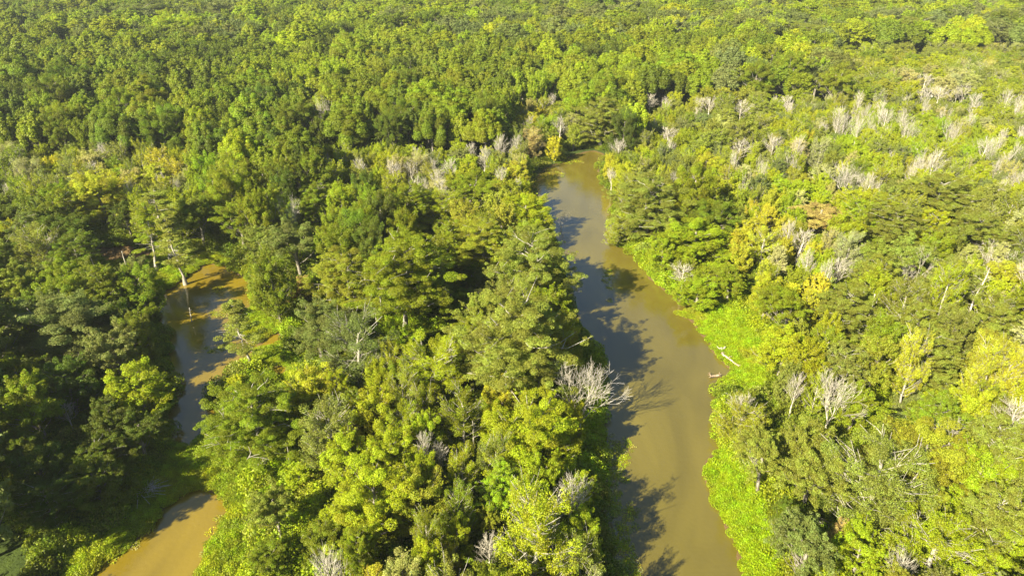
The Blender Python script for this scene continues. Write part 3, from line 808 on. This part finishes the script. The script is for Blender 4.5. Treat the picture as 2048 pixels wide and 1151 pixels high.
cand = []
fr = random.Random(5)
def far_half(y): return (y*0.81+45)
tries = 0
YMAX = 900.0
while tries < 60000:
    tries += 1
    y = 18+(YMAX-18)*fr.random()**0.8; hwid = far_half(y)
    x = (fr.random()*2-1)*hwid
    if tries < 12000: y = 18+240*fr.random(); x = (fr.random()*2-1)*far_half(y)
    px, py, t = proj(x, y, 10.0)
    gx = min(15, max(0, int(px//128))); gy = min(11, max(0, int(py//96)))
    z = GRID[gy][gx]
    kinds, tints, (w0, w1), (h0, h1) = MIX[z]
    kd = fr.choice(kinds)
    # species keep together: the tint follows a slow pattern over the ground
    q = 0.5+0.27*math.sin(x*0.045+1.7*math.sin(y*0.031))+0.27*math.sin(y*0.052-x*0.023+2*math.sin(x*0.037))
    q = (q+fr.gauss(0, 0.16))*len(tints)
    tn = tints[int(min(len(tints)-1, max(0, q)))] if fr.random() < 0.8 else fr.choice(tints)
    if px < 0 and py > 560: kd, tn, (w0, w1), (h0, h1) = 'rnd', 'gg', (9, 12), (17, 21)
    u_ = fr.random()**1.4; w = w0+(w1-w0)*u_; h = h0+(h1-h0)*(0.55*u_+0.45*fr.random())
    if z == 'K' and y < 85 and px > 0: h = fr.uniform(8, 11.5); w = min(w, 8.5)
    if px < 200 and y < 55 and kd != 'shr': h = fr.uniform(5.5, 9); w = min(w, 7)
    if kd == 'shr': w *= 0.8; h = fr.uniform(2.2, 4.2)
    if kd in ('upright',): w *= 0.7
    if kd in ('vase', 'upright', 'spr') and z in 'YB': h += 1.5
    if fr.random() < 0.07 and z in 'DML': w *= 1.35; h *= 1.16
    if y > 200: w *= 1+0.55*min(1, (y-200)/350)
    if y < 190 and kd == 'lob': kd = fr.choice(['rnd', 'map'])
    if kd in ('vase', 'upright') and z == 'B': h += 2.5
    if not near_ok(x, y, w*0.70): continue
    if y < 330 and blocked(x, y, w, h): continue
    put(x, y, w*0.70)
    inframe = -25 < px < W+25 and -10 < proj(x, y, 3)[1] and proj(x, y, h)[1] < H+5
    cand.append(dict(kind=kd, x=x, y=y, w=w, h=h, tint=tn, px=px, py=py, t=t, inframe=inframe, zone=z))

LIVE_CAP = {'broadleaf_tree': 300, 'bald_cypress': 120, 'thin_crowned_tree': 90, 'young_cypress': 30, 'shrub': 90, 'bare_tree': 90}
have = {}
for d in placed: have[NAMES[d['kind']]] = have.get(NAMES[d['kind']], 0)+1
total_live = sum(v for k, v in have.items() if k in ('broadleaf_tree', 'bald_cypress', 'thin_crowned_tree', 'young_cypress'))
cand.sort(key=lambda c: -(c['w']*c['h'])/c['t']**2)
rest = []
for c in cand:
    nm = NAMES[c['kind']]
    live = nm in ('broadleaf_tree', 'bald_cypress', 'thin_crowned_tree', 'young_cypress')
    if (not c['inframe']) or have.get(nm, 0) >= LIVE_CAP[nm] or (live and total_live >= 300):
        rest.append(c); continue
    have[nm] = have.get(nm, 0)+1; total_live += live
    plant(c['kind'], c['x'], c['y'], c['w'], c['h'], jit(c['tint'], 0.14), None, tintname=('x' if c['kind'] in BARE else c['tint']))
print('individuals', len(placed), have, 'rest', len(rest))

# ---- a label of its own for every one of them: how it looks, and where it stands by what one can find
LM = [(d, *proj(d['x'], d['y'], d['h']*0.65)[:2]) for d in placed if d.get('short')]
LMX = [(None, 'the narrow channel', 400, 740), (None, 'the muddy bottom-left pool', 330, 1060), (None, 'the bright meadow', 1460, 690),
       (None, 'the water-plant mat', 1500, 1040), (None, 'the orange pond', 470, 590)]
SH = [d['short'] for d in placed if d.get('short')]
assert len(SH) == len(set(SH)), [s for s in SH if SH.count(s) > 1]
marks = [(d['short'], x, y) for d, x, y in LM]+[(s, x, y) for _, s, x, y in LMX]
assert 1
KN = {'lob': 'tall lobed tree', 'rnd': 'rounded tree', 'map': 'plumed tree', 'spr': 'thin-crowned tree', 'cyp': 'spreading cypress', 'spi': 'slim cypress', 'shr': 'low shrub',
      'vase': 'bare spreading tree', 'upright': 'bare upright tree', 'spire': 'bare pole-like tree'}
def rel(dx, dy):
    dy *= 1.2
    if abs(dx) > 2.2*abs(dy): return 'right of' if dx > 0 else 'left of'
    if abs(dy) > 2.2*abs(dx): return 'above' if dy < 0 else 'below'
    return ('above' if dy < 0 else 'below')+(' right of' if dx > 0 else ' left of')
used = {d['label'] for d in placed if d['label']}
for d in placed:
    if d['label']: continue
    x, y, t = proj(d['x'], d['y'], d['h']*0.65)
    c = COLN.get(d['tint'], 'grey')
    ms = sorted(marks, key=lambda m: math.hypot(m[1]-x, (m[2]-y)*1.3))
    lab = None
    opts = []
    for m in ms[:3]: opts.append('%s %s %s %s' % (c, KN[d['kind']], rel(x-m[1], y-m[2]), m[0]))
    for i in range(5):
        for j in range(5):
            if i == j: continue
            m, n_ = ms[i], ms[j]
            opts.append('%s %s %s %s, %s %s' % (c, KN[d['kind']], rel(x-m[1], y-m[2]), m[0], rel(x-n_[1], y-n_[2]), n_[0]))
    for s_ in ('small', 'large', 'pale-trunked'):
        for m in ms[:3]: opts.append('%s %s %s %s %s' % ('small' if d['w'] < 7.5 else 'large', c, KN[d['kind']], rel(x-m[1], y-m[2]), m[0]))
    for o_ in opts:
        if o_ not in used and len(o_.split()) <= 16: lab = o_; break
    if lab is None: lab = opts[0]; print('SHARED', lab)
    used.add(lab); d['label'] = lab; d['o']['label'] = lab


# ---------------------------------------------------------------- masses nobody could count
def source_collection(name, meshes):
    col = bpy.data.collections.new(name)
    for i, parts in enumerate(meshes):
        o = bpy.data.objects.new('%s_source_%02d' % (name, i), parts); col.objects.link(o)
    return col
def join_meshes(name, a, b):
    """one mesh of crown and trunk for the far wood"""
    va = np.zeros(len(a.vertices)*3, np.float32); a.vertices.foreach_get('co', va)
    vb = np.zeros(len(b.vertices)*3, np.float32); b.vertices.foreach_get('co', vb)
    qa = np.zeros(len(a.loops), np.int32); a.loops.foreach_get('vertex_index', qa)
    qb = np.zeros(len(b.loops), np.int32); b.loops.foreach_get('vertex_index', qb)
    na, nb = len(a.polygons), len(b.polygons)
    fa = {}
    for k in ('cl', 'rv'):
        f = np.zeros(na, np.float32)
        if k in a.attributes: a.attributes[k].data.foreach_get('value', f)
        fa[k] = np.concatenate([f, np.zeros(nb, np.float32)])
    me = mesh_np(name, np.concatenate([va.reshape(-1, 3), vb.reshape(-1, 3)]), np.concatenate([qa.reshape(-1, 4), qb.reshape(-1, 4)+len(a.vertices)]),
                 [a.materials[0], b.materials[0]], fa)
    me.polygons.foreach_set('material_index', np.concatenate([np.zeros(na, np.int32), np.ones(nb, np.int32)]))
    me.update()
    return me

def scatter(name, col, pts, rot, scl, tint, ids, label, cat=None):
    me = bpy.data.meshes.new(name)
    me.from_pydata([tuple(map(float, p)) for p in pts], [], [])
    for key, typ, arr in (('rot', 'FLOAT_VECTOR', rot), ('scl', 'FLOAT_VECTOR', scl), ('tint', 'FLOAT_VECTOR', tint)):
        a = me.attributes.new(key, typ, 'POINT'); a.data.foreach_set('vector', np.asarray(arr, np.float32).ravel())
    a = me.attributes.new('pick', 'INT', 'POINT'); a.data.foreach_set('value', np.asarray(ids, np.int32))
    o = link(bpy.data.objects.new(name, me))
    ng = bpy.data.node_groups.new(name+'_nodes', 'GeometryNodeTree')
    ng.interface.new_socket('Geometry', in_out='INPUT', socket_type='NodeSocketGeometry')
    ng.interface.new_socket('Geometry', in_out='OUTPUT', socket_type='NodeSocketGeometry')
    N, Lk = ng.nodes, ng.links
    gi, go = N.new('NodeGroupInput'), N.new('NodeGroupOutput')
    ci = N.new('GeometryNodeCollectionInfo'); ci.inputs['Collection'].default_value = col
    ci.inputs['Separate Children'].default_value = True; ci.inputs['Reset Children'].default_value = True
    ip = N.new('GeometryNodeInstanceOnPoints'); ip.inputs['Pick Instance'].default_value = True
    def attr(nm, typ):
        q = N.new('GeometryNodeInputNamedAttribute'); q.data_type = typ; q.inputs['Name'].default_value = nm
        return q.outputs['Attribute']
    Lk.new(gi.outputs[0], ip.inputs['Points']); Lk.new(ci.outputs[0], ip.inputs['Instance'])
    Lk.new(attr('pick', 'INT'), ip.inputs['Instance Index'])
    e2r = N.new('FunctionNodeEulerToRotation'); Lk.new(attr('rot', 'FLOAT_VECTOR'), e2r.inputs[0])
    Lk.new(e2r.outputs[0], ip.inputs['Rotation']); Lk.new(attr('scl', 'FLOAT_VECTOR'), ip.inputs['Scale'])
    Lk.new(ip.outputs[0], go.inputs[0])
    md = o.modifiers.new('scatter', 'NODES'); md.node_group = ng
    tag(o, label, cat, kind='stuff')
    return o

# --- far wood: every tree past the individual ones
FARP = protos(LEAF_FAR, 0.42)
order = []; meshes = []; dims = []
for k, lst in FARP.items():
    for (c_, t_), w0, h0 in lst: order.append(k); dims.append((w0, h0)); meshes.append(join_meshes('far_'+k, c_, t_))
def join_bare(a, b): return join_meshes('far_bare', a, b)
for k in ('vase', 'upright'):
    for (c_, t_), w0, h0 in BARE[k]: order.append(k); dims.append((w0, h0)); meshes.append(join_bare(c_, t_))
col = source_collection('wood', meshes)
P_, R_, S_, T_, I_ = [], [], [], [], []
for c in rest:
    kk = c['kind'] if c['kind'] != 'shr' else 'rnd'
    ch = [i for i, k in enumerate(order) if k == kk]; i = fr.choice(ch); w0, h0 = dims[i]
    P_.append((c['x'], c['y'], 0.2)); R_.append((0, 0, fr.random()*6.283)); S_.append((c['w']/w0, c['w']/w0, c['h']/h0)); T_.append(jit(c['tint'], 0.13)); I_.append(i)
scatter('far_woodland', col, P_, R_, S_, T_, I_, 'dense green woodland canopy stretching behind the swamp to the top of the photo', 'woodland')

# --- undergrowth
def patch(seed, r, n, hgt, ll, lw, mat):
    g = np.random.default_rng(seed)
    a = g.random(n)*2*math.pi; q = np.sqrt(g.random(n))*r
    mound = hgt*(0.35+0.65*g.random(n))*(1-0.6*(q/r)**2)
    c = np.column_stack([np.cos(a)*q, np.sin(a)*q, mound])
    nn = g.normal(size=(n, 3))*0.75; nn[:, 2] += 0.9
    v, qd = rhombs(c, unit(nn), ll, lw, g)
    cl = (np.sin(c[:, 0]*3.1+seed)*np.cos(c[:, 1]*2.7)*0.5+0.5)*0.7+0.3*g.random(n)
    return mesh_np('undergrowth_patch', v, qd, [mat], {'cl': cl, 'rv': g.random(n)})
ug = source_collection('undergrowth', [patch(100+i, 1.9, 800, 1.1+0.5*i, 0.12, 0.072, LEAF_S) for i in range(3)])
lowp = source_collection('ground_cover', [patch(120+i, 1.15, 900, 0.28+0.16*i, 0.072, 0.040, LEAF_S) for i in range(3)])
P_, R_, S_, T_, I_ = [], [], [], [], []
xs_, ys_ = [], []
g = np.random.default_rng(77)
n = 60000
yy = 30+290*g.random(n)**0.9; xx = (g.random(n)*2-1)*(yy*0.80+12)
den = np.clip(1.6-yy/260, 0.45, 1.0)
kp = g.random(n) < den*0.55
xx, yy = xx[kp], yy[kp]
wd = water_dist(xx, yy)+wobble(xx, yy)*0.7
clear = np.zeros(len(xx), bool)
for c in CW: clear |= inside(xx, yy, c)
zz = ground_z(xx, yy)
GT = {'D': 'dg', 'M': 'fg', 'L': 'mg', 'O': 'mg', 'Y': 'fg', 'B': 'mg', 'G': 'lg', 'K': 'fg'}  # Y darkened: shade between the crowns is put into the undergrowth tint
m1 = (wd > 0.5) & ~clear
for x, y, z in zip(xx[m1], yy[m1], zz[m1]):
    px, py, t = proj(x, y, 1); zn = GRID[min(11, max(0, int(py//96)))][min(15, max(0, int(px//128)))]
    tn = GT[zn] if fr.random() < 0.7 else fr.choice(['mg', 'fg', 'ol'])
    s = fr.uniform(0.7, 1.5); P_.append((x, y, z-0.1)); R_.append((0, 0, fr.random()*6.28)); S_.append((s, s, s*fr.uniform(0.6, 1.5))); T_.append(jit(tn, 0.15)); I_.append(fr.randrange(3))
print('undergrowth', len(P_))
scatter('undergrowth', ug, P_, R_, S_, T_, I_, 'tangled green undergrowth covering the ground beneath the trees')

# --- bright low growth in the openings and along the water
P_, R_, S_, T_, I_ = [], [], [], [], []
n = 62000
yy = 40+150*g.random(n); xx = (g.random(n)*2-1)*(yy*0.80+8)
clear = np.zeros(len(xx), bool)
for c in CW: clear |= inside(xx, yy, c)
wd = water_dist(xx, yy)+wobble(xx, yy)*0.7
kp = (clear & (wd > 0.7)) | ((wd > 0.7) & (wd < 2.6))
xx, yy, wd = xx[kp], yy[kp], wd[kp]; zz = ground_z(xx, yy)
for x, y, z, w_ in zip(xx, yy, zz, wd):
    q = fr.random(); px = proj(x, y, 0.3)[0]
    base = 'mat' if px > 1100 else 'lg' if px > 480 else ('lg' if fr.random() < 0.6 else 'mg')
    nz = math.sin(x*0.33+2*math.sin(y*0.21))+math.sin(y*0.45+x*0.17)
    if px > 1700: base = 'gg'
    tn = base if nz < 0.9 else ('yg' if q < 0.8 else 'oy')
    s = fr.uniform(0.7, 1.35); P_.append((x, y, max(z-0.05, -0.02))); R_.append((0, 0, fr.random()*6.28)); S_.append((s, s, s*fr.uniform(0.7, 1.8))); T_.append(jit(tn, 0.12)); I_.append(fr.randrange(3))
print('ground cover', len(P_))
scatter('ground_cover', lowp, P_, R_, S_, T_, I_, 'bright green low plants carpeting the banks and openings beside the water')

# --- floating leaves along the left side of the river
def pads(seed, mat, n=26, r=1.2):
    g2 = np.random.default_rng(seed); a = g2.random(n)*6.283; q = np.sqrt(g2.random(n))*r
    c = np.column_stack([np.cos(a)*q, np.sin(a)*q, 0.05+0.25*g2.random(n)]); nn = g2.normal(size=(n, 3))*0.22; nn[:, 2] += 1
    v, qd = rhombs(c, unit(nn), 0.17, 0.16, g2)
    return mesh_np('floating_leaves_patch', v, qd, [mat], {'cl': g2.random(n), 'rv': g2.random(n)})
pc = source_collection('pads', [pads(140+i, LEAF_S) for i in range(3)])
P_, R_, S_, T_, I_ = [], [], [], [], []
LILY = [((1232,925),22,40), ((1245,900),20,26), ((1228,960),28,40), ((1215,985),16,24), ((1250,1020),26,20), ((1253,1050),22,22), ((1225,1015),14,18), ((1232,1115),40,46), ((1262,1140),20,26),
        ((1195,1140),26,24), ((1238,1095),14,16), ((425,1085),14,30), ((440,1050),16,22), ((415,1125),14,28), ((1215,560),10,24), ((1150,640),8,30), ((1100,350),30,7), ((1120,320),35,7), ((1220,600),4,4),
        ((440,628),26,7), ((425,700),20,6), ((455,690),20,6), ((438,580),14,6), ((1215,875),12,14), ((1140,325),30,5), ((300,585),26,5), ((260,1090),18,12), ((225,1110),14,10), ((1425,940),10,20), ((1460,1030),10,30), ((1490,1100),8,30)]
for (cx, cy), rx, ry in LILY:
    for i in range(int(max(5, rx*ry/22 if cy > 800 else rx*ry/7))):
        a = fr.random()*6.283; q = math.sqrt(fr.random())
        p = at(cx+rx*q*math.cos(a), cy+ry*q*math.sin(a), 0)[0]
        s = fr.uniform(0.3, 0.6); P_.append((p[0], p[1], 0.0)); R_.append((0, 0, a)); S_.append((s, s, s)); I_.append(fr.randrange(3))
        T_.append(jit(fr.choice(['yg', 'ye', 'yg', 'ta', 'lg', 'mg']), 0.2))
scatter('floating_leaves', pc, P_, R_, S_, T_, I_, 'yellow-green floating leaf patches fringing the muddy water')

# ---------------------------------------------------------------- snags, logs and fallen wood
def wood_thing(name, build, loc, label, cat, mat=BARK_DEAD, rot=0.0, group=None):
    tb = Tubes(); build(tb); me = tb.mesh(name, mat)
    o = link(bpy.data.objects.new(name, me)); o.location = loc; o.rotation_euler = (0, 0, rot)
    tag(o, label, cat, group); return o
def snag(x, y, h, r, label, lean=0.03, seed=1, ivy=False):
    g = np.random.default_rng(seed); p = at(x, y, 0.3)[0]
    def b(tb):
        tp = trunk_pts(h, g, lean); zz = tp[:, 2]; tb.tube(tp, r*(1-0.6*zz/h)+0.02, 6)
        for i in range(4):
            z = h*(0.4+0.15*i); a = g.random()*6.28; e = on_trunk(tp, z)+np.array([math.cos(a), math.sin(a), 0.5])*(0.3+0.6*g.random())
            tb.tube([on_trunk(tp, z), e], [0.05, 0.025], 3)
    wood_thing('snag', b, (p[0], p[1], float(ground_z(p[:1], p[1:2])[0])-0.1), label, 'dead trunk', group='dead standing trunks')
snag(660, 900, 9.5, 0.22, 'pale broken trunk standing beside the yellow tree left of centre', seed=1)
snag(263, 572, 9, 0.14, 'thin bare white pole standing in the shaded pond, left of slim cypresses', seed=2)
snag(948, 915, 7.5, 0.13, 'thin grey dead trunk in the dark gap left of the large glowing tree', seed=3)
snag(762, 690, 8, 0.12, 'thin pale dead stem right of the tall white-trunked tree top', seed=4)
snag(1616, 392, 7, 0.16, 'white dead stump pole beside the small dark pool at right', seed=5)
snag(1722, 690, 10, 0.25, 'pale leaning dead trunk right of the round meadow-edge tree', lean=0.12, seed=6)
snag(1375+63, 372, 9, 0.14, 'slim dead trunk in the yellow wood right of the stout-trunked cypress', seed=7)
snag(385, 640, 4.5, 0.10, 'short dark stake standing in the channel water', seed=8)

g = np.random.default_rng(5)
def log_mesh(L, r, n_br, seed):
    def b(tb):
        g = np.random.default_rng(seed)
        pts = np.column_stack([np.linspace(-L/2, L/2, 9), g.normal(size=9)*0.06*L*0.2, 0.05+np.linspace(0.35, 0.05, 9)])
        tb.tube(pts, np.array([1.35, 1.15, 1, .95, .9, .85, .8, .7, .5])*r, 8)
        for i in range(n_br):
            j = g.integers(0, 8); a = g.normal(size=3); a[2] = abs(a[2])*0.6; e = pts[j]+unit(a)*(0.5+0.8*g.random())
            tb.tube([pts[j], (pts[j]+e)/2+g.normal(size=3)*0.08, e], [r*0.5, r*0.35, r*0.15], 5)
    return b
p = at(1460, 722, 0.5)[0]; wood_thing('fallen_log', log_mesh(4.6, 0.17, 5, 3), (p[0], p[1], 0.65), 'long thin tan log lying across the bright green bank plants', 'log', BARK_LOG, rot=-1.05)
p = at(1431, 753, 0.1)[0]; wood_thing('driftwood', log_mesh(2.0, 0.20, 9, 4), (p[0], p[1], 0.05), 'knotted pale driftwood stump at the water edge below the meadow', 'driftwood', BARK_LOG, rot=0.3)
p = at(1446, 700, 0.3)[0]; wood_thing('root_stump', log_mesh(1.4, 0.22, 8, 9), (p[0], p[1], 0.45), 'small pale root stump in green plants above the long log', 'stump', BARK_DEAD, rot=0.9)
def fallen(tb):
    g = np.random.default_rng(9)
    for i in range(26):
        a = g.normal()*0.9+0.2; L = 1.5+3.2*g.random(); up = abs(g.normal())*0.5
        e = np.array([math.cos(a)*L, math.sin(a)*L, 0.5+up]); m = e*0.5+np.array([0, 0, 0.35])
        tb.tube([[0, 0, 0.3], m, e], [0.07, 0.045, 0.02], 4)
        for s in range(3):
            e2 = m+g.normal(size=3)*0.8; e2[2] = max(e2[2], 0.2); tb.tube([m, e2], [0.035, 0.015], 3)
p = at(278, 985, 0.8)[0]; wood_thing('fallen_branches', fallen, (p[0], p[1], 0.5), 'silvery fallen treetop lying in shade above the muddy bottom-left pool', 'fallen tree', BARK_DEAD, rot=0.1)
def arch(tb):
    t = np.linspace(0, 1, 9); tb.tube(np.column_stack([3.6*t, 0*t, 3.6*np.sin(t*math.pi*0.86)+0.2*t]), np.linspace(0.07, 0.03, 9), 6)
p = at(636, 1128, 0.4)[0]; wood_thing('bent_trunk', arch, (p[0], p[1], 0.4), 'pale dead stem bent over in an arch among green shrubs near bottom', 'dead stem', BARK_DEAD, rot=2.4)
def overhang(tb):
    g = np.random.default_rng(3)
    for i in range(7):
        a = g.normal()*0.5; L = 2+2.5*g.random(); tb.tube([[0, 0, 0.2], [math.cos(a)*L*.5, math.sin(a)*L*.5, 1.1], [math.cos(a)*L, math.sin(a)*L, 0.6+g.random()]], [0.08, 0.05, 0.02], 4)
p = at(1232, 482, 0.2)[0]; wood_thing('leaning_branches', overhang, (p[0], p[1], 0.2), 'white dead branches sticking out over water below the leaning waterside tree', 'dead branches', BARK_DEAD, rot=3.0)

# ---------------------------------------------------------------- air
if HAZE:
    m, n_, l_, out = new_mat('haze air')
    v = n_.new('ShaderNodeVolumePrincipled'); v.inputs['Density'].default_value = HAZE; v.inputs['Color'].default_value = (0.93, 0.97, 0.97, 1)
    v.inputs['Anisotropy'].default_value = 0.2
    l_.new(v.outputs[0], out.inputs['Volume'])
    a = np.array([[x, y, z] for x in (-1600, 1600) for y in (-420, 3600) for z in (-3, 80)], float)
    q = np.array([[0, 1, 3, 2], [4, 6, 7, 5], [0, 4, 5, 1], [2, 3, 7, 6], [0, 2, 6, 4], [1, 5, 7, 3]])
    hz = link(bpy.data.objects.new('haze', mesh_np('haze', a, q, [m]))); tag(hz, 'thin pale air between the drone and the far wood', kind='stuff')
